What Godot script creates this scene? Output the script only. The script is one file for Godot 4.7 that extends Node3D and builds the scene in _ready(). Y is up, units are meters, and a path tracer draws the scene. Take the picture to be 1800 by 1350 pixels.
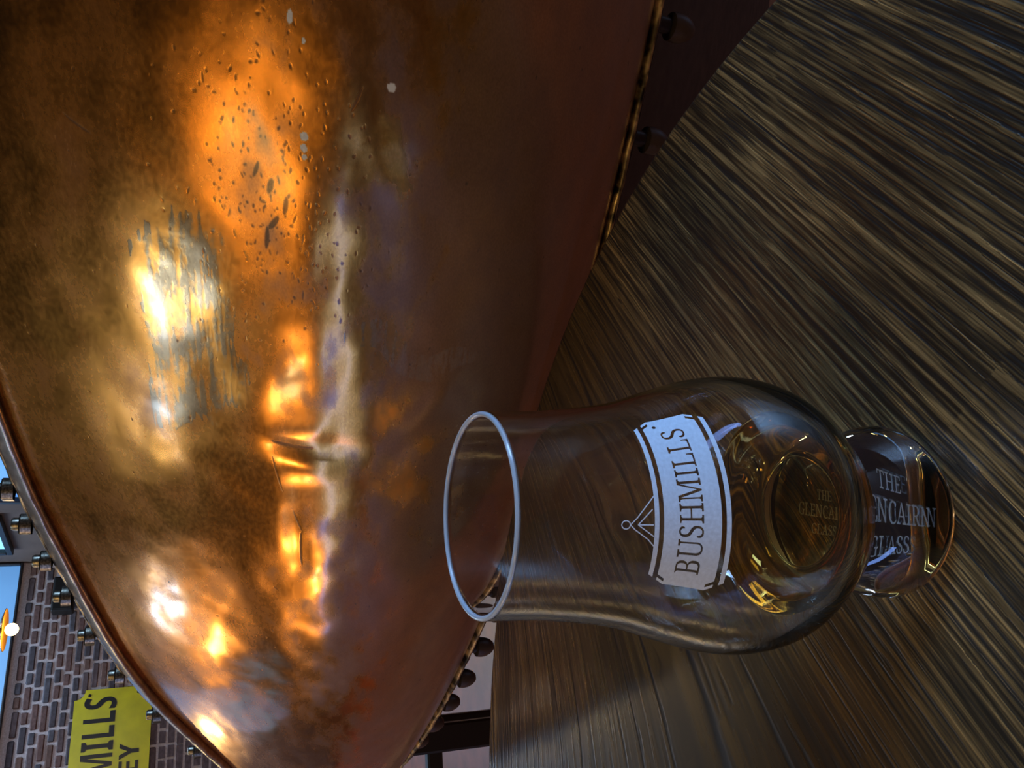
extends Node3D
# A nosing glass of whisky on a round bar table in front of an old copper still.
# World units are metres; the table top is at TOP, the glass stands at x = z = 0.

const TOP := 0.75
const MM := 0.001

var rng := RandomNumberGenerator.new()
var used := {}
var lights_made := 0
var M := {}

# ---------------------------------------------------------------- naming
func numbered(called: String) -> String:
	if not used.has(called):
		used[called] = 0
		return called
	used[called] += 1
	return "%s_%03d" % [called, used[called]]

func tag(o: Node, label: String, category: String, group := "") -> Node:
	o.set_meta("label", label)
	o.set_meta("category", category)
	if group != "":
		o.set_meta("group", group)
	return o

func thing(called: String, label: String, category: String, at := Vector3.ZERO, turn := 0.0, group := "") -> Node3D:
	var o := Node3D.new()
	o.name = numbered(called)
	add_child(o, true)
	o.position = at
	o.rotation.y = turn
	tag(o, label, category, group)
	return o

func part(called: String, mesh: Mesh, mat: Material, parent: Node, at := Vector3.ZERO) -> MeshInstance3D:
	var o := MeshInstance3D.new()
	o.name = called
	o.mesh = mesh
	o.material_override = mat
	o.cast_shadow = GeometryInstance3D.SHADOW_CASTING_SETTING_ON
	o.position = at
	parent.add_child(o, true)
	return o

func struct(called: String, mesh: Mesh, mat: Material, xf := Transform3D.IDENTITY) -> MeshInstance3D:
	var o := MeshInstance3D.new()
	o.name = called
	o.mesh = mesh
	o.material_override = mat
	o.transform = xf
	add_child(o, true)
	o.set_meta("kind", "structure")
	return o

# ---------------------------------------------------------------- meshes
func arr(v: PackedVector3Array, n: PackedVector3Array, uv: PackedVector2Array, idx: PackedInt32Array) -> ArrayMesh:
	var a := []
	a.resize(Mesh.ARRAY_MAX)
	a[Mesh.ARRAY_VERTEX] = v
	a[Mesh.ARRAY_NORMAL] = n
	if uv.size() > 0:
		a[Mesh.ARRAY_TEX_UV] = uv
	a[Mesh.ARRAY_INDEX] = idx
	var m := ArrayMesh.new()
	m.add_surface_from_arrays(Mesh.PRIMITIVE_TRIANGLES, a)
	return m

# a profile of (radius, height) turned round the y axis; outside is to the right of the way it runs upwards
func lathe(p: PackedVector2Array, seg := 64, sharp := 50.0) -> ArrayMesh:
	var pts := PackedVector2Array()
	var nrm := PackedVector2Array()
	var brk: Array[bool] = []
	var k := p.size()
	for i in k:
		var a := (p[i] - p[maxi(i - 1, 0)])
		var b := (p[mini(i + 1, k - 1)] - p[i])
		if i == 0: a = b
		if i == k - 1: b = a
		a = a.normalized(); b = b.normalized()
		if rad_to_deg(absf(a.angle_to(b))) > sharp:
			pts.append(p[i]); nrm.append(Vector2(a.y, -a.x)); brk.append(true)
			pts.append(p[i]); nrm.append(Vector2(b.y, -b.x)); brk.append(false)
		else:
			var t := (a + b).normalized()
			pts.append(p[i]); nrm.append(Vector2(t.y, -t.x)); brk.append(false)
	var v := PackedVector3Array(); var n := PackedVector3Array(); var uv := PackedVector2Array(); var idx := PackedInt32Array()
	for i in pts.size():
		for j in seg + 1:
			var a := TAU * j / seg
			var c := cos(a); var s := sin(a)
			v.append(Vector3(pts[i].x * c, pts[i].y, pts[i].x * s))
			n.append(Vector3(nrm[i].x * c, nrm[i].y, nrm[i].x * s))
			uv.append(Vector2(float(j) / seg, float(i) / pts.size()))
	var w := seg + 1
	for i in pts.size() - 1:
		if brk[i]: continue
		for j in seg:
			var a := i * w + j
			var b := a + w
			idx.append_array([a, a + 1, b, b, a + 1, b + 1])
	return arr(v, n, uv, idx)

# a box whose edges are chamfered by c
func bevel_box(size: Vector3, c: float) -> ArrayMesh:
	var h := size * 0.5
	c = minf(c, minf(h.x, minf(h.y, h.z)) * 0.9)
	var st := SurfaceTool.new()
	st.begin(Mesh.PRIMITIVE_TRIANGLES)
	st.set_smooth_group(-1)
	var poly := func(q: Array):
		var ctr := Vector3.ZERO
		for e in q: ctr += e
		ctr /= q.size()
		var nn: Vector3 = (q[1] - q[0]).cross(q[2] - q[0])
		if nn.dot(ctr) > 0.0:
			q.reverse()
		for i in range(1, q.size() - 1):
			st.add_vertex(q[0]); st.add_vertex(q[i]); st.add_vertex(q[i + 1])
	for ax in 3:
		var u := (ax + 1) % 3
		var w := (ax + 2) % 3
		for s in [-1.0, 1.0]:
			var q := []
			for e in [[-1, -1], [1, -1], [1, 1], [-1, 1]]:
				var p := Vector3.ZERO
				p[ax] = h[ax] * s
				p[u] = (h[u] - c) * e[0]
				p[w] = (h[w] - c) * e[1]
				q.append(p)
			poly.call(q)
		# edges along ax
		for s in [-1.0, 1.0]:
			for t in [-1.0, 1.0]:
				var a := Vector3.ZERO; a[u] = h[u] * s; a[w] = (h[w] - c) * t; a[ax] = -(h[ax] - c)
				var b := a; b[ax] = h[ax] - c
				var d := Vector3.ZERO; d[u] = (h[u] - c) * s; d[w] = h[w] * t; d[ax] = h[ax] - c
				var e := d; e[ax] = -(h[ax] - c)
				poly.call([a, b, d, e])
	for sx in [-1.0, 1.0]:
		for sy in [-1.0, 1.0]:
			for sz in [-1.0, 1.0]:
				poly.call([Vector3(h.x * sx, (h.y - c) * sy, (h.z - c) * sz), Vector3((h.x - c) * sx, h.y * sy, (h.z - c) * sz), Vector3((h.x - c) * sx, (h.y - c) * sy, h.z * sz)])
	st.generate_normals()
	return st.commit()

func box(size: Vector3) -> BoxMesh:
	var b := BoxMesh.new()
	b.size = size
	return b

# a smooth tube along points
func tube(points: PackedVector3Array, r: float, seg := 10) -> ArrayMesh:
	var v := PackedVector3Array(); var n := PackedVector3Array(); var uv := PackedVector2Array(); var idx := PackedInt32Array()
	var k := points.size()
	var side := Vector3.UP
	for i in k:
		var t := (points[mini(i + 1, k - 1)] - points[maxi(i - 1, 0)]).normalized()
		var ref := Vector3.RIGHT if absf(t.y) > 0.9 else Vector3.UP
		if i == 0: side = t.cross(ref).normalized()
		side = (side - t * side.dot(t)).normalized()
		var up := side.cross(t)
		for j in seg + 1:
			var a := TAU * j / seg
			var d := side * cos(a) + up * sin(a)
			v.append(points[i] + d * r); n.append(d); uv.append(Vector2(float(j) / seg, float(i) / k))
	for i in k - 1:
		for j in seg:
			var a := i * (seg + 1) + j
			var b := a + seg + 1
			idx.append_array([a, b, a + 1, b, b + 1, a + 1])
	for e in [0, k - 1]:
		var c := v.size()
		var t := (points[1] - points[0]).normalized() * -1.0 if e == 0 else (points[k - 1] - points[k - 2]).normalized()
		v.append(points[e]); n.append(t); uv.append(Vector2.ZERO)
		for j in seg + 1:
			v.append(v[e * (seg + 1) + j]); n.append(t); uv.append(Vector2.ZERO)
		for j in seg:
			if e == 0: idx.append_array([c, c + 1 + j, c + 2 + j])
			else: idx.append_array([c, c + 2 + j, c + 1 + j])
	return arr(v, n, uv, idx)

func curve(h: float, xs: PackedFloat32Array, ys: PackedFloat32Array) -> float:
	var k := 0
	while k < xs.size() - 2 and h > xs[k + 1]: k += 1
	var d := xs[k + 1] - xs[k]
	var t := clampf((h - xs[k]) / d, 0.0, 1.0)
	var m0 := (ys[k + 1] - ys[maxi(k - 1, 0)]) / (xs[k + 1] - xs[maxi(k - 1, 0)])
	var m1 := (ys[mini(k + 2, ys.size() - 1)] - ys[k]) / (xs[mini(k + 2, xs.size() - 1)] - xs[k])
	var t2 := t * t
	var t3 := t2 * t
	return (2 * t3 - 3 * t2 + 1) * ys[k] + (t3 - 2 * t2 + t) * d * m0 + (-2 * t3 + 3 * t2) * ys[k + 1] + (t3 - t2) * d * m1

# ---------------------------------------------------------------- textures
# bytes of a noise picture, its features drawn out `stretch` times along the rows of v
func noise(w: int, h: int, freq: float, sd: int, oct := 3, stretch := 1, seamless := true, kind := FastNoiseLite.TYPE_SIMPLEX_SMOOTH) -> PackedByteArray:
	var f := FastNoiseLite.new()
	f.seed = sd
	f.noise_type = kind
	f.frequency = freq
	f.fractal_type = FastNoiseLite.FRACTAL_FBM
	f.fractal_octaves = oct
	var im: Image
	if seamless:
		im = f.get_seamless_image(w, h / stretch, false, false, 0.12, true)
	else:
		im = f.get_image(w, h / stretch, false, false, true)
	if stretch > 1:
		im.resize(w, h, Image.INTERPOLATE_CUBIC)
	im.convert(Image.FORMAT_L8)
	return im.get_data()

func tex(w: int, h: int, fmt: int, data: PackedByteArray) -> ImageTexture:
	return ImageTexture.create_from_image(Image.create_from_data(w, h, false, fmt, data))

func std(color: Color, rough := 0.6, metal := 0.0) -> StandardMaterial3D:
	var m := StandardMaterial3D.new()
	m.albedo_color = color
	m.roughness = rough
	m.metallic = metal
	return m

func tri(m: StandardMaterial3D, scale: float, world := true) -> void:
	m.uv1_triplanar = true
	m.uv1_world_triplanar = world
	m.uv1_scale = Vector3.ONE * scale

func grain_tex(sd: int, lo: float, hi: float, freq: float, size := 512, oct := 4) -> ImageTexture:
	var b := noise(size, size, freq, sd, oct)
	for i in b.size():
		b[i] = int(clampf(lerpf(lo, hi, b[i] / 255.0), 0.04, 1.0) * 255.0)
	return tex(size, size, Image.FORMAT_L8, b)

# ---------------------------------------------------------------- the pot's shape (millimetres, table top = 0)
const POT := Vector2(628.5, -1243.1)
const POT_R := 1130.0
const POT_LOW := -40.0
var seam_phi := PackedFloat32Array([-180, -90, -75, -64, -58, -51.8, -48.6, -45.1, -42.1, -39.6, -37.3, -35.5, -33.8, -31, -27, -20, -10, 0, 20, 60, 110, 180])
var seam_y := PackedFloat32Array([60, 50, 50, 62, 86, 123, 148, 178, 201, 217, 231, 242, 251, 264, 281, 306, 334, 348, 356, 260, 70, 60])
var dent := FastNoiseLite.new()

func seam(phi: float) -> float:
	return curve(phi, seam_phi, seam_y) - 7.0

func pot_point(phi: float, v: float, dents := true) -> Vector3:
	var hh := seam(phi) - POT_LOW
	var y := POT_LOW + hh * v
	var r := POT_R + BULGE * hh * sin(PI * pow(v, BULGE_P))
	if dents:
		r += pot_dent(phi, v)
	var a := deg_to_rad(phi)
	return Vector3(POT.x + r * sin(a), TOP * 1000.0 + y, POT.y + r * cos(a)) * MM

const BULGE := 0.26
const BULGE_P := 0.78
# phi, v, half length in phi, half width in v, slant (dv per dphi), depth in mm
const DENTS := [
	[-31.15, 0.50, 0.28, 0.075, 0.0, -1.9],
	[-31.75, 0.515, 0.40, 0.085, 0.0, 1.1],
	[-32.1, 0.575, 1.1, 0.012, 0.010, 0.5],
	[-33.9, 0.543, 1.2, 0.010, 0.004, -0.9],
	[-27.6, 0.53, 2.4, 0.010, 0.006, 0.5],
	[-30.0, 0.345, 0.9, 0.02, -0.045, 0.9],
	[-24.3, 0.47, 1.0, 0.012, 0.03, 0.5],
]

func pot_dent(phi: float, v: float) -> float:
	var fade := sin(PI * clampf(v, 0.0, 1.0))
	var x := phi * 20.0
	var y := v * 320.0
	var d := dent.get_noise_2d(x * 0.010, y * 0.016) * 1.5 + dent.get_noise_2d(x * 0.035 + 77.0, y * 0.035) * 0.22
	for e in DENTS:
		var dp: float = (phi - e[0])
		var dv: float = v - e[1] - e[4] * dp
		var q: float = pow(dp / e[2], 2.0) + pow(dv / e[3], 2.0)
		if q < 9.0:
			d += e[5] * exp(-q)
	return d * fade

# ================================================================ the scene
func _ready() -> void:
	rng.seed = 7
	dent.seed = 5
	dent.frequency = 1.0
	dent.noise_type = FastNoiseLite.TYPE_SIMPLEX_SMOOTH
	setup_camera()
	setup_world()
	make_materials()
	room()
	window_lights()
	pendants()
	table()
	still()
	glass()
	sign_board()
	speaker()
	stool()

func setup_camera() -> void:
	var cam := Camera3D.new()
	cam.name = "camera"
	var fw := Vector3(0.05492667, -0.3888151, -0.91967705)
	var r2 := Vector3(0.99789287, 0.05323591, 0.03709128)   # right of the upright picture
	var u2 := Vector3(-0.0345382, 0.91977647, -0.39091989)  # up of the upright picture
	# the photograph lies on its side: its right is the upright picture's down
	cam.transform = Transform3D(Basis(-u2, r2, -fw).orthonormalized(), Vector3(17.748, 175.740 + TOP * 1000.0, 160.137) * MM)
	cam.fov = rad_to_deg(2.0 * atan(675.0 / 1432.57))
	cam.near = 0.01
	cam.far = 60.0
	add_child(cam, true)
	cam.current = true

func setup_world() -> void:
	var we := WorldEnvironment.new()
	we.name = "environment"
	var e := Environment.new()
	e.background_mode = Environment.BG_COLOR
	e.background_color = Color(0.35, 0.5, 0.75)
	e.background_energy_multiplier = 1.0
	e.ambient_light_source = Environment.AMBIENT_SOURCE_DISABLED
	e.tonemap_mode = Environment.TONE_MAPPER_LINEAR
	e.tonemap_exposure = 1.5
	e.sdfgi_enabled = true
	e.ssao_enabled = true
	e.ssil_enabled = true
	we.environment = e
	add_child(we, true)

const WARM := Color(1.0, 0.83, 0.52)
const COOL := Color(0.55, 0.75, 1.0)

# ---------------------------------------------------------------- room axes: D runs along the brick wall, N looks into the room
const D := Vector3(0.88842145, 0, -0.45902869)
const N := Vector3(0.45902869, 0, 0.88842145)
const BACK := -8.460
const FRONT := 3.2
const RIGHT := 2.784
const LEFT := -6.5
const CEIL := 3.3

func at_room(s: float, y: float, n: float) -> Vector3:
	return D * s + N * n + Vector3(0, y, 0)

func room_xf(s: float, y: float, n: float) -> Transform3D:
	return Transform3D(Basis(D, Vector3.UP, N), at_room(s, y, n))

func make_materials() -> void:
	M.floor = std(Color(0.60, 0.34, 0.23), 0.4)
	M.floor.albedo_texture = grain_tex(11, 0.75, 1.0, 0.02)
	tri(M.floor, 0.8)
	M.plaster = std(Color(0.42, 0.36, 0.33), 0.8)
	M.plaster.albedo_texture = grain_tex(12, 0.8, 1.0, 0.015)
	tri(M.plaster, 0.4)
	M.ceiling = std(Color(0.17, 0.15, 0.14), 0.85)
	M.mortar = std(Color(0.86, 0.84, 0.87), 0.9)
	M.mortar.albedo_texture = grain_tex(13, 0.75, 1.0, 0.05)
	tri(M.mortar, 2.0)
	M.bricks = []
	for c in [Color(0.46, 0.40, 0.42), Color(0.50, 0.39, 0.38), Color(0.41, 0.41, 0.46), Color(0.53, 0.42, 0.39), Color(0.37, 0.35, 0.39)]:
		var m := std(c, 0.85)
		m.albedo_texture = grain_tex(20 + M.bricks.size(), 0.6, 1.0, 0.03, 256)
		tri(m, 3.0)
		M.bricks.append(m)
	M.trim = std(Color(0.10, 0.10, 0.12), 0.5)
	M.black = std(Color(0.03, 0.03, 0.032), 0.55)
	M.brass = std(Color(0.78, 0.56, 0.24), 0.28, 1.0)
	M.iron = std(Color(0.15, 0.145, 0.14), 0.5, 0.2)
	M.iron.roughness_texture = grain_tex(31, 0.6, 1.0, 0.03)
	M.iron.albedo_texture = grain_tex(32, 0.6, 1.0, 0.02)
	tri(M.iron, 4.0)
	M.cap = std(Color(0.26, 0.22, 0.20), 0.4, 0.3)
	M.steel = std(Color(0.70, 0.65, 0.56), 0.35, 1.0)
	M.steel.albedo_texture = grain_tex(33, 0.35, 1.0, 0.05)
	tri(M.steel, 25.0)
	M.oak_dark = std(Color(0.10, 0.075, 0.055), 0.45)

# ---------------------------------------------------------------- room shell
func room() -> void:
	var ln := RIGHT - LEFT
	var dn := FRONT - BACK
	var mid := (RIGHT + LEFT) * 0.5
	var nid := (FRONT + BACK) * 0.5
	struct("floor", box(Vector3(ln + 0.4, 0.2, dn + 0.4)), M.floor, room_xf(mid, -0.1, nid))
	struct("ceiling", box(Vector3(ln + 0.4, 0.2, dn + 0.4)), M.ceiling, room_xf(mid, CEIL + 0.1, nid))
	struct("wall_right", box(Vector3(0.2, CEIL, dn + 0.4)), M.plaster, room_xf(RIGHT + 0.1, CEIL * 0.5, nid))
	struct("wall_left", box(Vector3(0.2, CEIL, dn + 0.4)), M.plaster, room_xf(LEFT - 0.1, CEIL * 0.5, nid))
	struct("wall_front", box(Vector3(ln, CEIL, 0.2)), M.plaster, room_xf(mid, CEIL * 0.5, FRONT + 0.1))
	var wall := struct("wall_back", box(Vector3(ln, CEIL, 0.2)), M.mortar, room_xf(mid, CEIL * 0.5, BACK - 0.1))
	bricks(wall, mid)

# Bricks stand 12 mm proud of the mortar; the ones in view are pieces of their own.
func bricks(wall: Node3D, mid: float) -> void:
	var shapes := []
	for l in [0.216, 0.098, 0.19, 0.115]:
		shapes.append(bevel_box(Vector3(l, 0.053, 0.03), 0.009))
	var pitch := 0.0748
	var rest := SurfaceTool.new()
	rest.begin(Mesh.PRIMITIVE_TRIANGLES)
	var plain := [box(Vector3(0.216, 0.053, 0.03)), box(Vector3(0.098, 0.053, 0.03))]
	var count := 0
	for row in range(0, int(2.08 / pitch)):
		var y := 0.012 + pitch * (row + 0.5)
		var s := LEFT + 0.02 + (0.06 if row % 2 else 0.0)
		var k := row % 2
		while s < RIGHT - 0.02:
			var kind := k % 2
			if rng.randf() < 0.12: kind = 1 - kind
			var shape := kind + (2 if rng.randf() < 0.3 else 0)
			var l: float = [0.216, 0.098, 0.19, 0.115][shape]
			var c := s + l * 0.5
			if c + l * 0.5 > RIGHT: break
			var near := c > 0.78 and y > 0.86 and (y - 0.9) > (c - 1.15) * 0.48 and c < RIGHT
			if near and count < 296:
				count += 1
				var b := MeshInstance3D.new()
				b.name = "brick" if count == 1 else "brick_%03d" % (count - 1)
				b.mesh = shapes[shape]
				b.material_override = M.bricks[rng.randi() % 5]
				wall.add_child(b, true)
				b.position = Vector3(c - mid, y - CEIL * 0.5 + rng.randf_range(-0.003, 0.003), 0.1 + rng.randf_range(-0.006, 0.001))
				b.rotation = Vector3(rng.randf_range(-0.03, 0.03), rng.randf_range(-0.02, 0.02), rng.randf_range(-0.015, 0.015))
			else:
				rest.append_from(plain[kind], 0, Transform3D(Basis.IDENTITY, Vector3(c - mid, y - CEIL * 0.5, 0.098)))
			s += l + 0.022
			k += 1
	var o := part("brickwork", rest.commit(), M.bricks[0], wall)
	o.set_meta("kind", "stuff")

func window(called: String, xf: Transform3D, w: float, h: float, glow: Color, energy: float, bars: int, f := 0.05) -> void:
	var root := Node3D.new()
	root.name = called
	root.transform = xf
	root.set_meta("kind", "structure")
	add_child(root, true)
	part("frame_rail", bevel_box(Vector3(w, f, 0.06), 0.006), M.trim, root, Vector3(0, h * 0.5 - f * 0.5, 0.03))
	part("frame_rail", bevel_box(Vector3(w, f, 0.06), 0.006), M.trim, root, Vector3(0, -h * 0.5 + f * 0.5, 0.03))
	for s in [-1.0, 1.0]:
		part("frame_stile", bevel_box(Vector3(f, h - 2 * f, 0.06), 0.006), M.trim, root, Vector3(s * (w - f) * 0.5, 0, 0.03))
	for i in bars:
		part("glazing_bar", bevel_box(Vector3(0.03, h - 2 * f, 0.04), 0.005), M.trim, root, Vector3(-w * 0.5 + w * (i + 1) / (bars + 1.0), 0, 0.03))
	var g := std(Color(0.5, 0.6, 0.7), 0.3)
	g.emission_enabled = true
	g.emission = glow
	g.emission_energy_multiplier = energy
	part("window_pane", box(Vector3(w - f, h - f, 0.01)), g, root, Vector3(0, 0, 0.012))

func area(xf: Transform3D, w: float, h: float, color: Color, energy: float) -> void:
	var l := AreaLight3D.new()
	l.name = numbered("window_light")
	# an area light shines along -z: turn it to face along the transform's +z
	l.transform = xf * Transform3D(Basis(Vector3.UP, PI), Vector3(0, 0, 0.07))
	l.area_size = Vector2(w, h)
	l.light_color = color
	l.light_energy = energy
	l.area_range = 30.0
	l.area_attenuation = 2.0
	l.shadow_enabled = true
	add_child(l, true)

func window_lights() -> void:
	# blue clerestory above the brickwork
	window("window_1", room_xf((RIGHT + LEFT) * 0.5, 2.08 + 0.55, BACK), RIGHT - LEFT - 0.02, 1.1, Color(0.28, 0.54, 0.80), 0.55, 5, 0.022)
	area(room_xf((RIGHT + LEFT) * 0.5, 2.65, BACK), 8.0, 0.9, COOL, 0.7)
	# windows high on the right-hand wall
	var rt := Basis(-N, Vector3.UP, -D)
	window("window_2", Transform3D(rt, at_room(RIGHT, 2.55, -7.62)), 0.86, 0.86, Color(0.50, 0.80, 0.95), 0.9, 0)
	window("window_3", Transform3D(rt, at_room(RIGHT, 2.40, -6.25)), 1.15, 1.1, Color(0.30, 0.55, 0.85), 0.8, 0)

	# glazing along the left-hand wall and a window on the right beside the camera
	window("window_4", Transform3D(Basis(-N, Vector3.UP, D), at_room(LEFT, 1.36, -1.1)), 7.2, 0.5, Color(0.45, 0.60, 1.0), 1.2, 5)
	area(Transform3D(Basis(-N, Vector3.UP, D), at_room(LEFT, 1.36, -1.1)), 7.0, 0.32, Color(0.50, 0.66, 1.0), 4.0)
	window("window_5", Transform3D(rt, at_room(RIGHT, 2.35, 2.2)), 1.6, 1.3, Color(0.55, 0.75, 1.0), 2.5, 1)
	area(Transform3D(rt, at_room(RIGHT, 2.35, 2.2)), 1.5, 1.2, Color(0.60, 0.78, 1.0), 13.0)

# a shallow brass disc with a glowing globe under it, on a cord from the ceiling
func pendant(p: Vector3, label: String, energy: float, color: Color, bulb := 0.028) -> void:
	var o := thing("pendant_lamp", label, "lamp", p, 0.0)
	part("cord", tube(PackedVector3Array([Vector3(0, 0.06, 0), Vector3(0, CEIL - p.y, 0)]), 0.003, 8), M.black, o)
	part("lamp_shade", lathe(PackedVector2Array([Vector2(0.012, 0.026), Vector2(0.06, 0.022), Vector2(0.094, 0.012), Vector2(0.096, 0.014), Vector2(0.06, 0.027), Vector2(0.016, 0.034), Vector2(0.012, 0.06), Vector2(0.001, 0.062)]), 40), M.brass, o)
	part("ceiling_rose", lathe(PackedVector2Array([Vector2(0.001, -0.03), Vector2(0.03, -0.028), Vector2(0.045, -0.012), Vector2(0.046, 0.0)]), 24), M.brass, o, Vector3(0, CEIL - p.y, 0))
	var g := std(Color(1, 0.9, 0.75), 0.4)
	g.emission_enabled = true
	g.emission = color
	g.emission_energy_multiplier = 9.0 if bulb < 0.05 else 5.0
	var s := SphereMesh.new()
	s.radius = bulb; s.height = bulb * 2.0
	s.radial_segments = 24; s.rings = 12
	part("lamp_bulb", s, g, o, Vector3(0, -0.014, 0))
	var l := OmniLight3D.new()
	l.name = "lamp_light"
	l.light_color = color
	l.light_energy = energy
	l.light_size = bulb * 0.9
	l.omni_range = 30.0
	l.omni_attenuation = 2.0
	l.shadow_enabled = true
	o.add_child(l, true)
	l.position = Vector3(0, -0.014, 0)

func pendants() -> void:
	pendant(Vector3(-0.973, 0.783 + TOP, -4.187), "small brass disc pendant lamp with glowing globe before the brick wall", 0.5, WARM)
	pendant(Vector3(-0.85, 1.86, 0.85), "brass pendant lamp with large glowing globe above and behind the table", 0.3, WARM, 0.10)
	pendant(Vector3(-3.43, 2.31, -2.04), "brass disc pendant lamp high in the room left of the still", 0.5, WARM)
	pendant(Vector3(-3.25, 1.54, -4.34), "brass disc pendant lamp low before the far left brickwork", 0.35, WARM)
	pendant(Vector3(-3.02, 2.11, 1.00), "brass disc pendant lamp left behind the drinker's place", 0.5, WARM)
	pendant(Vector3(-3.51, 1.42, -0.38), "lowest brass disc pendant lamp on the left of the room", 0.45, WARM)
	pendant(Vector3(-1.347, 2.29, -3.72), "higher brass disc pendant lamp between the still and the brick wall", 0.11, WARM)
	downlight(Vector3(-2.20, CEIL, 0.42), 0.22, 0.09, 0.75)
	downlight(Vector3(-2.55, CEIL, -0.30), 0.16, 0.10, 0.6)
	downlight(Vector3(-4.3, CEIL, -2.85), 0.14, 0.12, 1.0)
	downlight(at_room(1.3, CEIL, -8.0), 1.8, 0.12, 3.0)  # added panel, out of view, washing the bricks with light
	downlight(Vector3(-1.76, CEIL, -5.29), 0.14, 0.08, 0.22)

# a flat cool light panel let into the ceiling
func downlight(p: Vector3, w: float, d: float, energy: float) -> void:
	var o := thing("ceiling_light", ["long cool white ceiling panel light nearest the table", "shorter cool white ceiling panel light left of the table", "square cool white ceiling panel light far left of the still", "added unseen long cool ceiling panel that brightens the brick wall", "small cool white ceiling panel light beyond the still"][lights_made], "ceiling light", p)
	lights_made += 1
	part("light_frame", bevel_box(Vector3(w + 0.04, 0.03, d + 0.04), 0.006), M.trim, o, Vector3(0, -0.015, 0))
	var g := std(Color(0.9, 0.95, 1.0), 0.5)
	g.emission_enabled = true
	g.emission = Color(0.80, 0.90, 1.0)
	g.emission_energy_multiplier = 6.0
	part("light_panel", box(Vector3(w, 0.006, d)), g, o, Vector3(0, -0.032, 0))
	var l := AreaLight3D.new()
	l.name = "panel_light"
	l.rotation.x = -PI * 0.5
	l.position = Vector3(0, -0.045, 0)
	l.area_size = Vector2(w, d)
	l.light_color = Color(0.80, 0.90, 1.0)
	l.light_energy = energy
	l.area_range = 30.0
	l.area_attenuation = 2.0
	l.shadow_enabled = true
	o.add_child(l, true)

# ---------------------------------------------------------------- table
func wood_material() -> StandardMaterial3D:
	var w := 2048
	var h := 1024
	var a := noise(w, h, 0.10, 41, 2, 32)
	var b := noise(w, h, 0.30, 42, 2, 16)
	var c := noise(w, h, 0.006, 43, 2, 2)
	var dk := PackedFloat32Array()
	dk.resize(w * h)
	dk.fill(1.0)
	for i in 9000:
		var x := rng.randf() * w
		var y := rng.randi() % h
		var big := i < 260
		if not big and x > w * 0.62 and x < w * 0.93 and rng.randf() < 0.75: continue
		var ln := rng.randi_range(120, 420) if big else rng.randi_range(10, 70)
		var wd := rng.randf_range(0.9, 2.2) if big else rng.randf_range(0.6, 1.7)
		var st := rng.randf_range(0.5, 0.8) if big else rng.randf_range(0.25, 0.7)
		var drift := rng.randf_range(-0.05, 0.05)
		for k in ln:
			var e := 1.0 - absf(2.0 * k / ln - 1.0)
			var ww := wd * sqrt(e)
			var yy := (y + k) % h
			x += drift + rng.randf_range(-0.12, 0.12)
			var x0 := int(floor(x - ww))
			for xx in range(x0, int(ceil(x + ww)) + 1):
				var f := 1.0 - st * clampf(ww + 0.5 - absf(xx + 0.5 - x), 0.0, 1.0)
				var q := yy * w + posmod(xx, w)
				dk[q] = minf(dk[q], f)
	# pale fibres
	for i in 2600:
		var x := rng.randf() * w
		if x > w * 0.60 and x < w * 0.95: continue
		var y := rng.randi() % h
		var ln := rng.randi_range(40, 200)
		var gain := rng.randf_range(0.15, 0.6)
		var drift := rng.randf_range(-0.03, 0.03)
		for k in ln:
			x += drift + rng.randf_range(-0.15, 0.15)
			var q := ((y + k) % h) * w + posmod(int(x), w)
			dk[q] = maxf(dk[q], 1.0 + gain * (1.0 - absf(2.0 * k / ln - 1.0)))
	var col := PackedByteArray(); col.resize(w * h * 3)
	var rg := PackedByteArray(); rg.resize(w * h)
	var ht := PackedByteArray(); ht.resize(w * h)
	for i in w * h:
		var s := a[i] / 255.0
		var fine := b[i] / 255.0
		var px := float(i % w) / w
		var smooth_part := smoothstep(0.58, 0.68, px) * (1.0 - smoothstep(0.88, 0.98, px))
		var t := clampf(((s - 0.5) * 1.7 + (fine - 0.5) * 1.1) * (1.0 - 0.62 * smooth_part) + 0.5, 0.0, 1.0)
		var k := (0.26 + 0.74 * t) * dk[i] * (0.78 + 0.44 * c[i] / 255.0) * (1.0 - 0.14 * smooth_part)
		col[i * 3] = int(clampf(128.0 * k, 0, 255))
		col[i * 3 + 1] = int(clampf((103.0 - 7.0 * smooth_part) * k, 0, 255))
		col[i * 3 + 2] = int(clampf((65.0 - 13.0 * smooth_part) * k, 0, 255))
		rg[i] = int(clampf(54.0 + 70.0 * (1.0 - dk[i]) + 38.0 * (1.0 - t), 0, 255))
		ht[i] = int(clampf(255.0 * (0.35 * t + 0.5 * dk[i]), 0, 255))
	var m := std(Color.WHITE, 1.0)
	m.albedo_texture = tex(w, h, Image.FORMAT_RGB8, col)
	m.roughness_texture = tex(w, h, Image.FORMAT_L8, rg)
	m.heightmap_enabled = true
	m.heightmap_texture = tex(w, h, Image.FORMAT_L8, ht)
	m.heightmap_scale = 0.024
	m.metallic_specular = 0.62
	return m

# the grain's own coordinates at a point of the top (mm): straight at 131 degrees, swinging round towards the far left
func grain_uv(x: float, z: float) -> Vector2:
	var p := 0.755 * x + 0.656 * z
	var q := -0.656 * x + 0.755 * z
	var far := clampf(-p - 50.0, 0.0, 180.0)
	var swing := far * far / (far + 40.0) / 190.0
	var g := p + swing * clampf(q + 40.0, -150.0, 150.0)
	if g < -40.0:
		g = -40.0 + (g + 40.0) * lerpf(1.0, 0.5, clampf((-40.0 - g) / 80.0, 0.0, 1.0))
	return Vector2(g / 460.0, q / 480.0)

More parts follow.
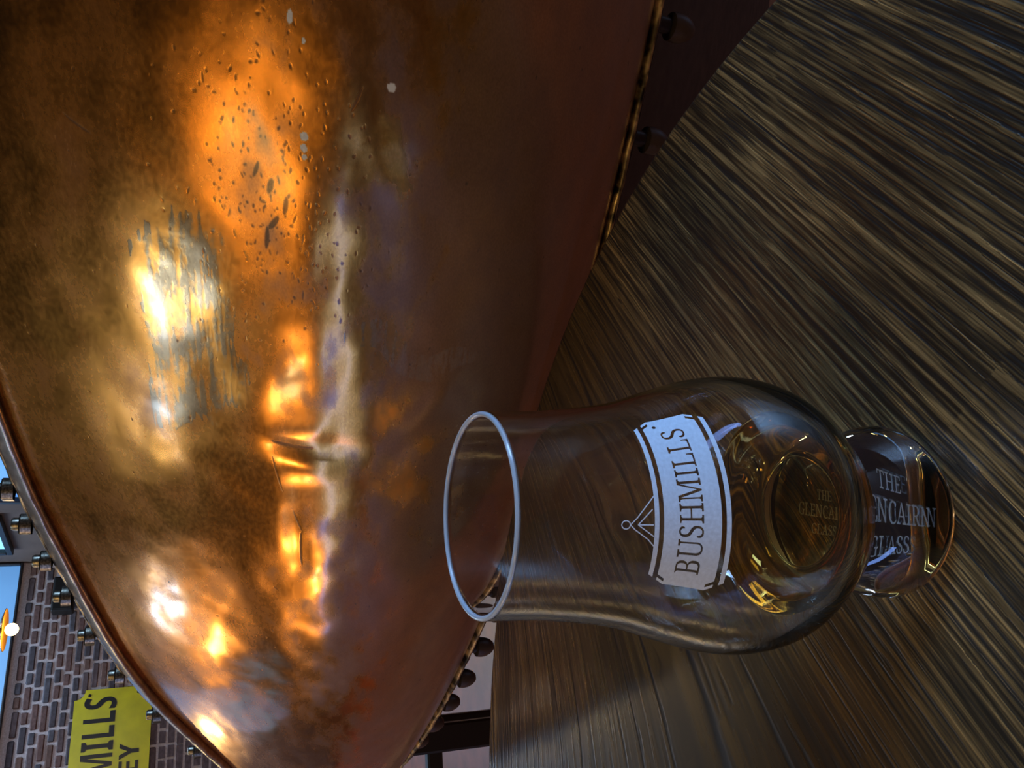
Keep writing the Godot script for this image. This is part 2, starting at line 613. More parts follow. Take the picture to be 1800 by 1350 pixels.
func table() -> void:
	var o := thing("bar_table", "round dark oak bar table with open streaky grain under the glass", "table", Vector3(-142.2, TOP * 1000.0, 44.6) * MM)
	var rings := 96
	var seg := 144
	var rr := 317.5
	var v := PackedVector3Array(); var n := PackedVector3Array(); var uv := PackedVector2Array(); var idx := PackedInt32Array()
	var edge := [[1.0, 0.0, 0.0], [1.0, -0.6, 0.4], [1.0, -1.6, 0.9], [1.0, -3.0, 1.0], [1.0, -27.0, 1.0], [1.0, -28.5, 0.8], [1.0, -30.0, 0.0]]
	for i in rings + 1:
		for j in seg + 1:
			var a := TAU * j / seg
			var r := (rr - 3.0) * i / rings
			var x := r * cos(a); var z := r * sin(a)
			v.append(Vector3(x, 0, z) * MM); n.append(Vector3.UP); uv.append(grain_uv(x - 142.2, z + 44.6))
	for i in rings:
		for j in seg:
			var p := i * (seg + 1) + j
			var q := p + seg + 1
			idx.append_array([p, q, p + 1, q, q + 1, p + 1])
	# rounded edge and underside
	var prof := [Vector2(rr - 3.0, 0.0), Vector2(rr - 1.5, -0.4), Vector2(rr - 0.4, -1.5), Vector2(rr, -3.0), Vector2(rr, -27.0), Vector2(rr - 1.0, -29.2), Vector2(rr - 3.0, -30.0), Vector2(0.0, -30.0)]
	var start := v.size()
	for i in prof.size():
		var t: Vector2 = (prof[mini(i + 1, prof.size() - 1)] - prof[maxi(i - 1, 0)]).normalized()
		for j in seg + 1:
			var a := TAU * j / seg
			v.append(Vector3(prof[i].x * cos(a), prof[i].y, prof[i].x * sin(a)) * MM)
			n.append(Vector3(-t.y * cos(a), t.x, -t.y * sin(a)))
			uv.append(grain_uv(prof[i].x * cos(a) - 142.2, prof[i].x * sin(a) + 44.6) + Vector2(0, prof[i].y * 0.002))
	for i in prof.size() - 1:
		for j in seg:
			var p := start + i * (seg + 1) + j
			var q := p + seg + 1
			idx.append_array([p, q, p + 1, q, q + 1, p + 1])
	M.wood = wood_material()
	part("tabletop", arr(v, n, uv, idx), M.wood, o)
	part("column", lathe(PackedVector2Array([Vector2(0.035, -0.70), Vector2(0.035, -0.045), Vector2(0.12, -0.04), Vector2(0.12, -0.03), Vector2(0.001, -0.03)]), 32), M.iron, o)
	part("base", lathe(PackedVector2Array([Vector2(0.20, -0.75), Vector2(0.20, -0.742), Vector2(0.10, -0.72), Vector2(0.05, -0.70), Vector2(0.001, -0.695)]), 40), M.iron, o)

# ---------------------------------------------------------------- copper still
func copper_material() -> StandardMaterial3D:
	var w := 2048
	var h := 1024
	var big := noise(w, h, 0.0035, 61, 3, 1, false)
	var mid := noise(w, h, 0.016, 62, 4, 1, false)
	var fine := noise(w, h, 0.12, 63, 3, 1, false)
	var grit := noise(w, h, 0.35, 64, 2, 1, false)
	var rub := noise(h, w, 0.09, 65, 2, 8, false)   # rubbed streaks, used turned round
	# worn and stained patches: 0 none .. 255
	var patch := PackedByteArray(); patch.resize(w * h)
	for poly in [PackedVector2Array([Vector2(1348, 280), Vector2(1376, 318), Vector2(1404, 384), Vector2(1322, 392), Vector2(1266, 414), Vector2(1217, 340), Vector2(1206, 276), Vector2(1285, 270)]), PackedVector2Array([Vector2(1298, 545), Vector2(1325, 560), Vector2(1333, 612), Vector2(1328, 727), Vector2(1308, 735), Vector2(1299, 640)])]:
		for y in range(260, 750):
			for x in range(1190, 1420):
				var wob := Vector2(big[y * w + x] / 255.0 - 0.5, mid[y * w + x] / 255.0 - 0.5) * 70.0 + Vector2(0, (rub[x * h + y] / 255.0 - 0.5) * 60.0)
				if Geometry2D.is_point_in_polygon(Vector2(x, y) + wob, poly):
					var streak := rub[x * h + y] / 255.0
					var t := clampf((streak - 0.5) * 3.0 + (mid[y * w + x] / 255.0 - 0.5) * 3.0 + (fine[y * w + x] / 255.0 - 0.5) * 1.5 + 0.45, 0.0, 1.0)
					patch[y * w + x] = int(maxf(patch[y * w + x], 255.0 * t))
	# dark scratches and pits: x, y, half length, width, angle
	var cut := PackedByteArray(); cut.resize(w * h)
	var marks := [[1129, 470, 14, 0.9, 2.6], [1095, 475, 22, 1.5, 3.1], [1213, 462, 30, 1.8, 1.6], [1444, 217, 16, 1.2, 1.9], [1181, 438, 20, 0.8, 2.75], [1430, 434, 5, 3.0, 0.4], [1404, 438, 7, 2.6, 0.9], [1418, 452, 6, 2.4, 0.2], [1440, 418, 6, 2.0, 0.5], [1392, 430, 8, 2.4, 0.1], [1500, 530, 10, 1.6, 0.6]]
	for i in 650:
		var near := rng.randf() < 0.5
		var cx := rng.randfn(1420.0, 60.0) if near else rng.randf() * w
		var cy := rng.randfn(440.0, 60.0) if near else rng.randf() * h
		marks.append([cx, cy, rng.randf_range(0.3, 1.9) * (1.0 if rng.randf() < 0.9 else 2.0), rng.randf_range(0.45, 1.1), rng.randf() * PI])
	for e in marks:
		var dv := Vector2(cos(e[4]), sin(e[4]))
		var steps: int = int(e[2] * 2.0) + 1
		for k in range(-steps, steps + 1):
			var f := float(k) / steps
			var c: Vector2 = Vector2(e[0], e[1]) + dv * e[2] * f + dv.orthogonal() * e[2] * 0.05 * f * f
			var r: float = e[3] * sqrt(1.0 - f * f * 0.95)
			for yy in range(maxi(int(c.y - r), 0), mini(int(c.y + r) + 2, h)):
				for xx in range(maxi(int(c.x - r), 0), mini(int(c.x + r) + 2, w)):
					var q := clampf(r + 0.5 - c.distance_to(Vector2(xx + 0.5, yy + 0.5)), 0.0, 1.0)
					cut[yy * w + xx] = int(maxf(cut[yy * w + xx], q * 255.0))
	# drips of pale paint
	var paint := PackedByteArray(); paint.resize(w * h)
	for e in [[1512.0, 569.0, 3.0, 5.5], [1469.0, 472.5, 3.0, 5.0], [1461.0, 472.0, 2.6, 4.0], [1455.0, 473.0, 2.0, 3.0], [1543.0, 455.0, 5.0, 3.0], [1530.0, 470.0, 2.0, 2.0]]:
		for yy in range(int(e[1] - 12), int(e[1] + 13)):
			for xx in range(int(e[0] - 12), int(e[0] + 13)):
				var q: float = pow((xx + 0.5 - e[0]) / e[2], 2.0) + pow((yy + 0.5 - e[1]) / e[3], 2.0)
				if q + (fine[yy * w + xx] / 255.0 - 0.5) < 1.0: paint[yy * w + xx] = 255
	var col := PackedByteArray(); col.resize(w * h * 3)
	var rg := PackedByteArray(); rg.resize(w * h)
	var ht := PackedByteArray(); ht.resize(w * h)
	var mt := PackedByteArray(); mt.resize(w * h)
	for i in w * h:
		var bg := big[i] / 255.0
		var md := mid[i] / 255.0
		var fn := fine[i] / 255.0
		var gr := grit[i] / 255.0
		var tarnish := clampf((bg - 0.40) * 1.1 + (md - 0.5) * 0.8 + (fn - 0.5) * 0.15 + 0.15, 0.0, 1.0)
		var spec := clampf((md * 0.6 + bg * 0.4 + gr * 0.8 + fn * 0.4 - 1.58) * 4.0, 0.0, 1.0)
		spec = maxf(spec, cut[i] / 255.0)
		var pt := patch[i] / 255.0
		var r := lerpf(lerpf(208.0, 142.0, tarnish), 128.0, pt * 0.7)
		var g := lerpf(lerpf(136.0, 90.0, tarnish), 116.0, pt * 0.7)
		var b := lerpf(lerpf(56.0, 40.0, tarnish), 88.0, pt * 0.7)
		# lower half: grey-brown patina plus grey reflections of the room painted in
		var dull_reflection := clampf((float(i / w) / h - 0.47) * 7.0 + (bg - 0.5) * 2.0 + (md - 0.5) * 2.2, 0.0, 1.0)
		r = lerpf(r, 146.0 - 26.0 * md, dull_reflection * 0.75)
		g = lerpf(g, 110.0 - 22.0 * md, dull_reflection * 0.75)
		b = lerpf(b, 88.0 - 16.0 * md, dull_reflection * 0.75)
		var k := 1.0 - 0.42 * spec + (gr - 0.5) * 0.18 + (fn - 0.5) * 0.05
		var metal := maxf(1.0 - 0.3 * tarnish - 0.3 * pt - 0.25 * spec - 0.2 * dull_reflection, 0.3)
		if paint[i] > 0:
			r = 205.0; g = 198.0; b = 180.0; k = 1.0; metal = 0.0
		col[i * 3] = int(clampf(r * k, 0, 255))
		col[i * 3 + 1] = int(clampf(g * k, 0, 255))
		col[i * 3 + 2] = int(clampf(b * k, 0, 255))
		mt[i] = int(clampf(255.0 * metal, 0, 255))
		rg[i] = int(clampf(58.0 + 34.0 * tarnish + 40.0 * spec - 8.0 * pt + 16.0 * dull_reflection + (fn - 0.5) * 14.0, 0, 255))
		ht[i] = int(clampf(140.0 + (md - 0.5) * 12.0 + (fn - 0.5) * 7.0 + (gr - 0.5) * 8.0 - spec * 70.0 + pt * 10.0, 0, 255))
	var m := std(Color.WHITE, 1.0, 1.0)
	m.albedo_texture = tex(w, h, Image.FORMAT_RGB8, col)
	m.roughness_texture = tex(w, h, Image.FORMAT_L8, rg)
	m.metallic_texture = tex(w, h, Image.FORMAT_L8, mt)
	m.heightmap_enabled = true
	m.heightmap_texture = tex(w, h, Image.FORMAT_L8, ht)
	m.heightmap_scale = 0.026
	# an old coat of lacquer
	m.clearcoat_enabled = true
	m.clearcoat = 0.5
	m.clearcoat_roughness = 0.14
	return m

# a strip round the pot: for each phi a list of points from first to last; outside is on the right going up
func sweep(phis: PackedFloat32Array, rows: int, f: Callable, closed := true) -> ArrayMesh:
	var v := PackedVector3Array(); var n := PackedVector3Array(); var uv := PackedVector2Array(); var idx := PackedInt32Array()
	var k := phis.size()
	for i in k:
		for j in rows:
			v.append(f.call(phis[i], j))
			uv.append(Vector2((phis[i] + 62.0) / 52.0, 1.0 - float(j) / (rows - 1)))
	n.resize(v.size())
	n.fill(Vector3.ZERO)
	for i in k - 1:
		for j in rows - 1:
			var a := i * rows + j
			var b := a + rows
			# phi grows to the right, rows run upwards, seen from outside
			idx.append_array([a, a + 1, b, b, a + 1, b + 1])
			var fn := (v[b] - v[a]).cross(v[a + 1] - v[a])
			fn += (v[b + 1] - v[b]).cross(v[b + 1] - v[a + 1]) * 0.0
			n[a] += fn; n[a + 1] += fn; n[b] += fn; n[b + 1] += fn
	if closed:
		for j in rows:
			var s := n[j] + n[(k - 1) * rows + j]
			n[j] = s; n[(k - 1) * rows + j] = s
	for i in n.size():
		n[i] = n[i].normalized()
	return arr(v, n, uv, idx)

func phi_list(fine: float) -> PackedFloat32Array:
	var p := PackedFloat32Array()
	var a := -180.0
	while a < 180.0:
		p.append(a)
		a += fine if a >= -66.0 and a < -8.0 else 3.0
	p.append(180.0)
	return p

func ring_point(phi: float, r: float, y: float) -> Vector3:
	var a := deg_to_rad(phi)
	return Vector3(POT.x + r * sin(a), TOP * 1000.0 + y, POT.y + r * cos(a)) * MM

func still() -> void:
	var root := thing("copper_still", "huge dented copper pot still body with bolted seams behind the glass", "pot still")
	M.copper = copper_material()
	var rows := 72
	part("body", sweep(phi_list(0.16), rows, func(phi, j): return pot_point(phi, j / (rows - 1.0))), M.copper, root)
	# the closed head above the upper seam, sunk inwards
	M.copper_plain = std(Color(0.62, 0.38, 0.22), 0.4, 1.0)
	M.edge = std(Color(0.95, 0.82, 0.58), 0.4, 0.6)
	M.edge.albedo_texture = grain_tex(35, -0.7, 1.5, 0.03, 512, 4)
	tri(M.edge, 5.0)
	M.collar = std(Color(0.88, 0.86, 0.84), 0.3, 0.8)
	M.collar.albedo_texture = grain_tex(36, 0.55, 1.0, 0.03, 512, 4)
	tri(M.collar, 10.0)
	part("head", sweep(phi_list(2.0), 6, func(phi, j): return ring_point(phi, POT_R * (1.0 - j * 0.195), lerpf(seam(phi), 20.0, j / 5.0))), M.copper_plain, root)
	# upper flange: two plates with ragged bright edges
	var rag := FastNoiseLite.new()
	rag.seed = 9
	rag.frequency = 0.9
	var flange := func(phi, j, base, th, out, wob):
		var e: float = rag.get_noise_2d(phi * 0.9, base) * wob
		var y: float = base
		var q: Array = [[-6.0, 0.0], [out + e - 1.0, 0.0], [out + e - 0.2, th * 0.2], [out + e, th * 0.5], [out + e - 1.2, th * 0.75], [out + e - 3.6, th], [-6.0, th]][j]
		return ring_point(phi, POT_R + q[0], y + q[1])
	var collar := func(phi, j):
		var e := rag.get_noise_2d(phi * 4.0, 3.0) * 1.0
		var q: Array = [[-6.0, -3.0], [5.5, -3.0], [7.0 + e, -2.2], [7.4 + e, -0.9], [3.2 + e * 0.5, 4.2], [2.2, 4.8], [-8.0, 4.8]][j]
		return ring_point(phi, POT_R + q[0], seam(phi) + q[1])
	var up := part("upper_flange", sweep(phi_list(0.3), 7, collar), M.collar, root)
	up.set_meta("label", "ragged bright metal edge of the upper seam")
	part("upper_flange_plate", sweep(phi_list(0.3), 7, func(phi, j): return flange.call(phi, j, seam(phi) + 4.6, 3.2, 1.0, 1.8)), M.edge, root)
	var low := part("lower_flange", sweep(phi_list(0.3), 7, func(phi, j): return flange.call(phi, j, POT_LOW - 1.5, 4.2, 9.0, 1.6)), M.edge, root)
	low.set_meta("label", "ragged copper edge of the lower seam")
	part("lower_flange_plate", sweep(phi_list(0.3), 7, func(phi, j): return flange.call(phi, j, POT_LOW - 5.5, 3.6, 3.0, 1.0)), M.iron, root)
	# dished iron bottom under the lower seam, then its stand down to the floor
	var dish := func(phi, j):
		var q: Array = [[300.0, -750.0], [300.0, -640.0], [420.0, -600.0], [640.0, -470.0], [860.0, -285.0], [1010.0, -145.0], [1085.0, -66.0], [1104.0, -44.0]][j]
		return ring_point(phi, q[0], q[1])
	part("iron_bottom", sweep(phi_list(2.0), 8, dish), M.iron, root)
	# bolts hanging under the lower seam's plate and standing on the upper seam: nut and bolt end
	var nut := lathe(PackedVector2Array([Vector2(0.0062, 0.0), Vector2(0.0062, 0.005), Vector2(0.0054, 0.0058), Vector2(0.0001, 0.0058)]), 6, 20.0)
	var stud := lathe(PackedVector2Array([Vector2(0.0034, 0.0), Vector2(0.0034, 0.0085), Vector2(0.0028, 0.0095), Vector2(0.0001, 0.0098)]), 12)
	for p in [-70.0, -62.0, -54.2, -50.0, -46.4, -43.5, -41.2, -39.3, -37.8, -36.4, -35.2, -34.0, -32.8, -31.6, -30.4, -29.2, -28.0, -26.8, -25.6, -24.4, -23.2, -22.0, -20.8, -19.6]:
		var b := part("bolt", stud, M.steel, root, ring_point(p, POT_R - 2.0, seam(p) + 7.6))
		var nt := part("nut", nut, M.steel, b)
		nt.rotation.y = rng.randf() * 1.0
	# dark stems with rounded cap nuts hanging under the lower seam
	var stem := lathe(PackedVector2Array([Vector2(0.0045, -0.022), Vector2(0.0045, 0.0), Vector2(0.0001, 0.0)]), 10)
	var cap := lathe(PackedVector2Array([Vector2(0.0001, -0.0345), Vector2(0.0035, -0.0338), Vector2(0.0058, -0.031), Vector2(0.0074, -0.027), Vector2(0.0078, -0.0235), Vector2(0.0074, -0.0195), Vector2(0.005, -0.0185), Vector2(0.0001, -0.0185)]), 16)
	for p in [-75.0, -70.0, -66.0, -62.0, -58.9, -56.0, -53.2, -50.5, -48.0, -45.3, -42.8, -40.2, -37.6, -35.0, -32.2, -29.4, -26.6, -23.7, -20.6, -17.4, -14.2, -11.0]:
		var b := part("hanging_bolt", stem, M.iron, root, ring_point(p, POT_R - 22.0, POT_LOW - 5.0))
		part("cap_nut", cap, M.cap, b)

# ---------------------------------------------------------------- nosing glass
var gh := PackedFloat32Array([22, 24, 27, 31, 36, 42, 48, 55, 63, 72, 84, 100, 115.15])
var gr := PackedFloat32Array([13.9, 14.6, 21.6, 24.9, 28.2, 30.9, 32.1, 32.25, 31.0, 28.4, 24.7, 22.3, 21.5])

func glass_r(h: float) -> float:
	return curve(h, gh, gr)

func glass_wall(h: float) -> float:
	return lerpf(2.6, 1.15, smoothstep(25.0, 60.0, h))

func on_glass(deg: float, h: float, off := 0.06) -> Vector3:
	var r := glass_r(h) + off
	var a := deg_to_rad(deg)
	return Vector3(r * sin(a), h, r * cos(a)) * MM

func glass() -> void:
	var base := Vector3(-0.3, TOP * 1000.0 + 0.05, 0.0) * MM
	var o := thing("whisky_glass", "clear tulip-shaped nosing glass with white label on the dark table", "glass", base)
	var gm := std(Color(0.985, 0.985, 0.98, 0.0), 0.0)
	gm.refraction_enabled = true
	gm.refraction_scale = 0.052
	gm.transparency = BaseMaterial3D.TRANSPARENCY_DISABLED
	var p := PackedVector2Array()
	# foot, outside
	for q in [[0.0, 0.9], [12.0, 0.8], [17.0, 0.3], [18.6, 0.0], [20.2, 0.25], [21.2, 1.0], [21.9, 2.6], [22.1, 4.6], [21.75, 7.0], [20.9, 10.0], [19.6, 13.2], [17.8, 16.6], [15.9, 19.6], [14.5, 21.4], [14.0, 22.5], [14.6, 23.6], [16.8, 24.6]]:
		p.append(Vector2(q[0], q[1]) * MM)
	var h := 26.5
	while h < 114.6:
		p.append(Vector2(glass_r(h), h) * MM)
		h += 1.1
	# rolled rim
	var rt := glass_r(114.6)
	for k in 7:
		var a := PI * k / 6.0
		p.append(Vector2(rt - 0.58 + 0.58 * cos(a), 114.6 + 0.55 * sin(a)) * MM)
	# inside, downwards
	h = 113.5
	while h > 31.0:
		p.append(Vector2(glass_r(h) - glass_wall(h), h) * MM)
		h -= 1.1
	for q in [[21.3, 29.6], [18.6, 27.6], [15.0, 26.0], [11.0, 24.9], [6.0, 24.2], [0.0, 24.0]]:
		p.append(Vector2(q[0], q[1]) * MM)
	part("glass_body", lathe(p, 128, 70.0), gm, o)
	var rim := PackedVector2Array()
	for k in 13:
		var a := TAU * k / 12.0
		rim.append(Vector2(rt - 0.58 + 0.56 * cos(a), 114.75 + 0.52 * sin(a)) * MM)
	var rim_glint := std(Color(0.90, 0.95, 1.0, 0.45), 0.12)  # milky white in this extra ring paints the bright glint along the lip
	rim_glint.refraction_enabled = true
	rim_glint.refraction_scale = 0.05
	part("rim", lathe(rim, 128, 200.0), rim_glint, o)
	# whisky, reaching a little into the wall so that no air lies between
	var wm := std(Color(0.97, 0.75, 0.36, 0.0), 0.0)
	wm.refraction_enabled = true
	wm.refraction_scale = 0.036
	var lv := 35.5
	var lp := PackedVector2Array()
	for q in [[0.0, 23.85], [6.0, 24.05], [11.0, 24.75], [15.1, 25.85], [18.7, 27.45], [21.4, 29.45]]:
		lp.append(Vector2(q[0], q[1]) * MM)
	h = 31.0
	while h < lv + 0.6:
		lp.append(Vector2(glass_r(h) - glass_wall(h) + 0.18, h) * MM)
		h += 0.9
	var lr := glass_r(lv) - glass_wall(lv)
	lp.append(Vector2(lr - 0.3, lv + 0.35) * MM)
	lp.append(Vector2(lr - 1.2, lv + 0.08) * MM)
	lp.append(Vector2(lr - 3.0, lv) * MM)
	lp.append(Vector2(0.0, lv) * MM)
	var wh := MeshInstance3D.new()
	wh.name = "whisky"
	wh.mesh = lathe(lp, 128, 70.0)
	wh.material_override = wm
	wh.position = base
	add_child(wh, true)
	tag(wh, "small pour of amber whisky in the bottom of the glass", "whisky")
	M.frost = std(Color(0.86, 0.90, 0.96), 0.75)
	M.frost.albedo_texture = grain_tex(71, 0.86, 1.0, 0.06, 256)
	tri(M.frost, 60.0, false)
	label_print(o)
	emblem(o)
	base_lettering(o)

# rasterised letters: rows of booleans, from a TextMesh squeezed into width x height (grid cells), lower left at (x0, y0)
func stamp(mask: PackedByteArray, gw: int, ghh: int, text: String, x0: float, y0: float, tw: float, thh: float, fonts: PackedStringArray, weight := 400) -> void:
	var t := text_tris(text, fonts, weight)
	var bb: Rect2 = t[1]
	var v: PackedVector2Array = t[0]
	for i in range(0, v.size(), 3):
		var q := []
		for k in 3:
			q.append(Vector2(x0 + (v[i + k].x - bb.position.x) / bb.size.x * tw, y0 + (v[i + k].y - bb.position.y) / bb.size.y * thh))
		var lo := Vector2(minf(q[0].x, minf(q[1].x, q[2].x)), minf(q[0].y, minf(q[1].y, q[2].y)))
		var hi := Vector2(maxf(q[0].x, maxf(q[1].x, q[2].x)), maxf(q[0].y, maxf(q[1].y, q[2].y)))
		for y in range(maxi(int(lo.y), 0), mini(int(hi.y) + 1, ghh)):
			for x in range(maxi(int(lo.x), 0), mini(int(hi.x) + 1, gw)):
				if Geometry2D.point_is_inside_triangle(Vector2(x + 0.5, y + 0.5), q[0], q[1], q[2]):
					mask[y * gw + x] = 0

func text_tris(text: String, fonts: PackedStringArray, weight: int) -> Array:
	var f := SystemFont.new()
	f.font_names = fonts
	f.font_weight = weight
	var tm := TextMesh.new()
	tm.font = f
	tm.text = text
	tm.font_size = 64
	tm.pixel_size = 0.01
	tm.depth = 0.0
	tm.curve_step = 0.6
	var a := tm.surface_get_arrays(0)
	var vs: PackedVector3Array = a[Mesh.ARRAY_VERTEX]
	var ix = a[Mesh.ARRAY_INDEX]
	var out := PackedVector2Array()
	var lo := Vector2(1e9, 1e9)
	var hi := -lo
	if ix == null or ix.size() == 0:
		for e in vs: out.append(Vector2(e.x, e.y))
	else:
		for i in ix: out.append(Vector2(vs[i].x, vs[i].y))
	for e in out:
		lo = lo.min(e); hi = hi.max(e)
	return [out, Rect2(lo, hi - lo)]

# the cells that are left of a mask, as strips laid on the glass
func strips(mask: PackedByteArray, gw: int, ghh: int, place: Callable) -> ArrayMesh:
	var v := PackedVector3Array(); var n := PackedVector3Array(); var idx := PackedInt32Array()
	for y in ghh:
		var x := 0
		while x < gw:
			if mask[y * gw + x] == 0:
				x += 1
				continue
			var x1 := x
			while x1 < gw and mask[y * gw + x1] == 1 and x1 - x < 24: x1 += 1
			var b := v.size()
			for e in [[x, y], [x1, y], [x1, y + 1], [x, y + 1]]:
				var pn: Array = place.call(float(e[0]) / gw, float(e[1]) / ghh)
				v.append(pn[0]); n.append(pn[1])
			idx.append_array([b, b + 2, b + 1, b, b + 3, b + 2])
			x = x1
	return arr(v, n, PackedVector2Array(), idx)

func label_print(o: Node3D) -> void:
	# degrees -27.7 .. 54.9 round the glass, heights 72 .. 87 mm
	var gw := 760
	var ghh := 300
	var mask := PackedByteArray(); mask.resize(gw * ghh)
	var a0 := -27.7; var a1 := 54.9; var h0 := 72.0; var h1 := 87.0
	var wmm := deg_to_rad(a1 - a0) * 25.9
	for y in ghh:
		for x in gw:
			var X := (x + 0.5) / gw * wmm
			var Y := (y + 0.5) / ghh * 15.0
			var ex := minf(X, wmm - X)
			var ey := minf(Y, 15.0 - Y)
			var cut := ex + ey * 0.62       # chamfered corners
			var on := 0
			if cut > 2.1 and ey >= 0.0:
				on = 1
				# clear line between border and panel, following the chamfer
				if (ey > 0.95 and ey < 1.9) or (cut > 2.75 and cut < 3.45 and ey < 3.4 and ey > 0.9) :
					on = 0
				if ey <= 1.9 and ey > 0.95: on = 0
				if cut <= 2.75 and ey > 3.4: on = 1 if ex > 0.0 else 0
			mask[y * gw + x] = on
	var px := func(deg: float) -> float: return (deg - a0) / (a1 - a0) * gw
	var py := func(h: float) -> float: return (h - h0) / (h1 - h0) * ghh
	stamp(mask, gw, ghh, "BUSHMILLS", px.call(-21.0), py.call(77.3), px.call(46.8) - px.call(-21.0), py.call(82.1) - py.call(77.3), PackedStringArray(["Droid Serif"]))
	# small round mark after the last letter
	for y in ghh:
		for x in gw:
			var dx: float = ((x + 0.5) - px.call(50.2)) * wmm / gw
			var dy: float = ((y + 0.5) - py.call(82.6)) * 15.0 / ghh
			if dx * dx + dy * dy < 0.16: mask[y * gw + x] = 0
	var place := func(u: float, v: float) -> Array:
		var deg := lerpf(a0, a1, u); var hh := lerpf(h0, h1, v)
		var a := deg_to_rad(deg)
		return [on_glass(deg, hh), Vector3(sin(a), 0.33, cos(a)).normalized()]
	var l := part("label", strips(mask, gw, ghh, place), M.frost, o)
	l.set_meta("label", "frosted white label with cut-out capital letters")

func emblem(o: Node3D) -> void:
	var lines := [[[-9.0, 87.0], [-6.0, 88.2], [-1.5, 91.0], [0.8, 92.0], [4.0, 90.6], [10.5, 88.3], [14.0, 87.0]], [[-4.5, 87.1], [0.8, 90.4], [8.0, 87.4]], [[0.8, 90.4], [0.8, 87.2]]]
	var st := SurfaceTool.new()
	st.begin(Mesh.PRIMITIVE_TRIANGLES)
	var ring := []
	for k in 13: ring.append([0.8 + 2.0 * cos(TAU * k / 12.0), 92.9 + 0.9 * sin(TAU * k / 12.0)])
	lines.append(ring)
	for l in lines:
		for i in l.size() - 1:
			var pa := Vector2(l[i][0] * 0.42, l[i][1]); var pb := Vector2(l[i + 1][0] * 0.42, l[i + 1][1])
			var nn := (pb - pa).normalized().orthogonal() * 0.11
			var q := []
			for e in [pa + nn, pb + nn, pb - nn, pa - nn]:
				q.append(on_glass(e.x / 0.42, e.y))
			for t in [[0, 2, 1], [0, 3, 2]]:
				for e in t:
					var c: Vector3 = q[e]
					st.set_normal(Vector3(c.x, 0.008, c.z).normalized())
					st.add_vertex(c)
	part("emblem", st.commit(), M.frost, o)

func base_lettering(o: Node3D) -> void:
	var st := SurfaceTool.new()
	st.begin(Mesh.PRIMITIVE_TRIANGLES)
	# lines run towards the camera, tops to the right
	for l in [["THE", 4.6, 3.0, 6.2], ["GLENCAIRN", -0.2, 3.8, 23.0], ["GLASS", -5.4, 3.0, 11.0]]:
		var t := text_tris(l[0], PackedStringArray(["Droid Serif"]), 400)
		var v: PackedVector2Array = t[0]
		var bb: Rect2 = t[1]
		for i in range(0, v.size(), 3):
			for k in 3:
				var u := (v[i + k].x - bb.position.x) / bb.size.x - 0.5
				var w := (v[i + k].y - bb.position.y) / bb.size.y - 0.5
				st.set_normal(Vector3.UP)
				st.add_vertex(Vector3(l[1] + w * l[2], 1.6, u * l[3]) * MM)
	var e := part("base_lettering", st.commit(), std(Color(0.55, 0.56, 0.58), 0.7), o)
	e.set_meta("label", "white letters etched under the foot")

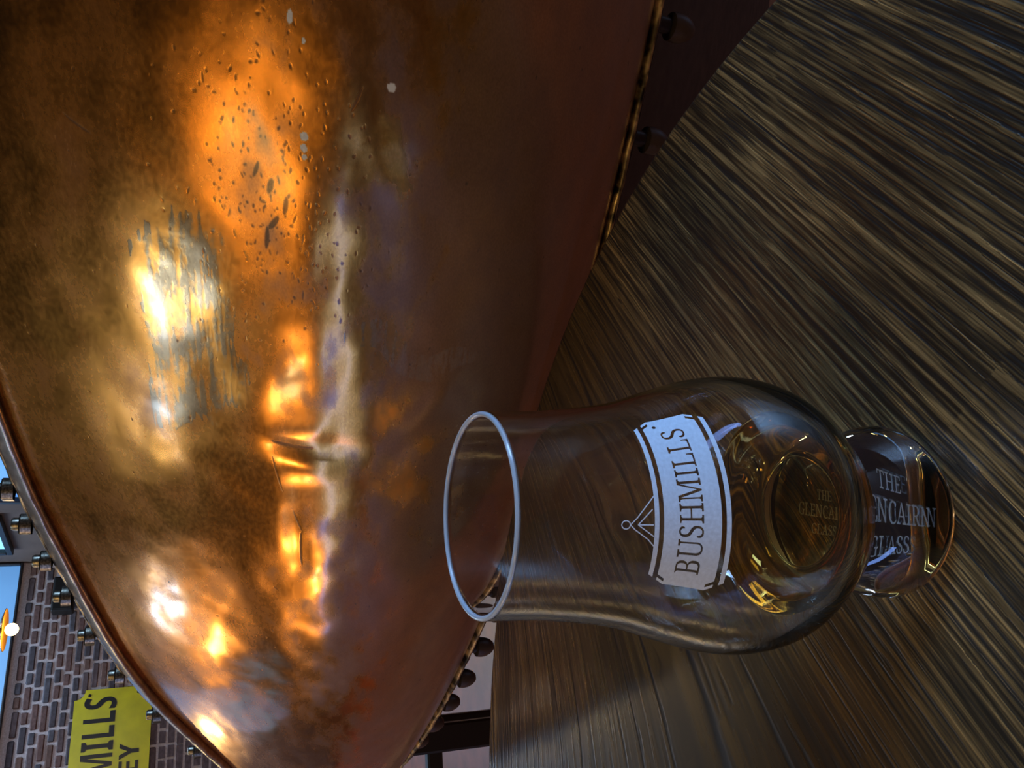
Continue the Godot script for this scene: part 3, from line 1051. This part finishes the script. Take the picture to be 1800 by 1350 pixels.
# ---------------------------------------------------------------- things by the brick wall
func sign_board() -> void:
	var cx := 0.84
	var o := thing("enamel_sign", "yellow enamel sign with black capital letters on the brick wall", "sign", at_room(cx, 0.9, BACK), atan2(N.x, N.z))
	var w := 1.47
	var h := 0.64
	var out := PackedVector2Array()
	# plate with scalloped upper and lower corners
	var corner := func(c: Vector2, a0: float, a1: float):
		for k in 7:
			var a := lerpf(a0, a1, k / 6.0)
			out.append(c + Vector2(cos(a), sin(a)) * 0.085)
	corner.call(Vector2(w * 0.5, h), PI * 1.5, PI)
	corner.call(Vector2(-w * 0.5, h), TAU, PI * 1.5)
	corner.call(Vector2(-w * 0.5, 0), PI * 0.5, 0.0)
	corner.call(Vector2(w * 0.5, 0), PI, PI * 0.5)
	var st := SurfaceTool.new()
	st.begin(Mesh.PRIMITIVE_TRIANGLES)
	var tr := Geometry2D.triangulate_polygon(out)
	for i in range(0, tr.size(), 3):
		var a := out[tr[i]]; var b := out[tr[i + 1]]; var c := out[tr[i + 2]]
		var q := [a, b, c] if (b - a).cross(c - a) < 0.0 else [a, c, b]
		st.set_normal(Vector3(0, 0, 1))
		for e in q: st.add_vertex(Vector3(e.x, e.y, 0.03))
		st.set_normal(Vector3(0, 0, -1))
		for e in [q[0], q[2], q[1]]: st.add_vertex(Vector3(e.x, e.y, 0.018))
	for i in out.size():
		var a := out[i]; var b := out[(i + 1) % out.size()]
		var nn := (b - a).orthogonal().normalized()
		var m := (a + b) * 0.5 - Vector2(0, h * 0.5)
		if nn.dot(m) < 0.0: nn = -nn
		st.set_normal(Vector3(nn.x, nn.y, 0))
		for e in [[a, 0.03], [b, 0.018], [b, 0.03], [a, 0.03], [a, 0.018], [b, 0.018]]: st.add_vertex(Vector3(e[0].x, e[0].y, e[1]))
	var ym := std(Color(0.88, 0.86, 0.0), 0.3)
	ym.albedo_texture = grain_tex(81, 0.88, 1.0, 0.01, 256)
	tri(ym, 1.5, false)
	part("plate", st.commit(), ym, o)
	var bm := std(Color(0.03, 0.04, 0.06), 0.35)
	for l in [["BUSHMILLS", 0.24, 1.503, 0.294, 0.558], ["WHISKEY", 0.10, 1.092, 0.083, 0.248]]:
		var f := SystemFont.new()
		f.font_names = PackedStringArray(["Droid Sans"])
		f.font_weight = 700
		var tm := TextMesh.new()
		tm.font = f
		tm.text = l[0]
		tm.font_size = 64
		tm.pixel_size = 0.01
		tm.depth = 0.1
		tm.curve_step = 1.0
		var bb := tm.get_aabb()
		var sx: float = (l[2] - l[1]) / bb.size.x
		var sy: float = (l[4] - l[3]) / bb.size.y
		var t := part("lettering", tm, bm, o)
		t.transform = Transform3D(Basis(Vector3(sx, 0, 0), Vector3(0, sy, 0), Vector3(0, 0, 0.02)), Vector3(l[1] - cx - bb.position.x * sx, l[3] - bb.position.y * sy, 0.031))
	for p in [Vector2(w * 0.5 - 0.05, h - 0.12), Vector2(w * 0.5 - 0.05, 0.12), Vector2(-w * 0.5 + 0.05, h - 0.12), Vector2(-w * 0.5 + 0.05, 0.12)]:
		var s := part("screw", lathe(PackedVector2Array([Vector2(0.014, 0.0), Vector2(0.012, 0.004), Vector2(0.0001, 0.006)]), 14), M.iron, o, Vector3(p.x, p.y, 0.03))
		s.rotation.x = PI * 0.5

func speaker() -> void:
	var o := thing("loudspeaker", "small black loudspeaker box high on the brick wall", "speaker", at_room(2.42, 1.616, BACK), atan2(N.x, N.z))
	part("cabinet", bevel_box(Vector3(0.32, 0.18, 0.16), 0.01), M.black, o, Vector3(0, 0.09, 0.13))
	part("grille", bevel_box(Vector3(0.29, 0.155, 0.012), 0.004), std(Color(0.05, 0.05, 0.055), 0.9), o, Vector3(0, 0.09, 0.213))
	part("wall_bracket", bevel_box(Vector3(0.06, 0.1, 0.05), 0.005), M.iron, o, Vector3(0, 0.09, 0.026))

func stool() -> void:
	# the legs seen between the still and the table edge
	var c := Vector3(-0.90, 0.0, -1.75)
	var o := thing("bar_stool", "dark wooden bar stool half hidden behind the copper still", "stool", c, 0.30)
	var legs := [Vector2(0.17, 0.17), Vector2(0.17, -0.17), Vector2(-0.17, 0.17), Vector2(-0.17, -0.17)]
	for l in legs:
		part("leg", bevel_box(Vector3(0.06, 0.62, 0.06), 0.005), M.oak_dark, o, Vector3(l.x, 0.31, l.y))
	part("seat", bevel_box(Vector3(0.42, 0.045, 0.42), 0.012), M.oak_dark, o, Vector3(0, 0.642, 0))
	for s in [-1.0, 1.0]:
		part("stretcher", bevel_box(Vector3(0.30, 0.035, 0.028), 0.004), M.oak_dark, o, Vector3(0, 0.33, s * 0.17))
		part("stretcher", bevel_box(Vector3(0.028, 0.035, 0.30), 0.004), M.oak_dark, o, Vector3(s * 0.17, 0.24, 0))
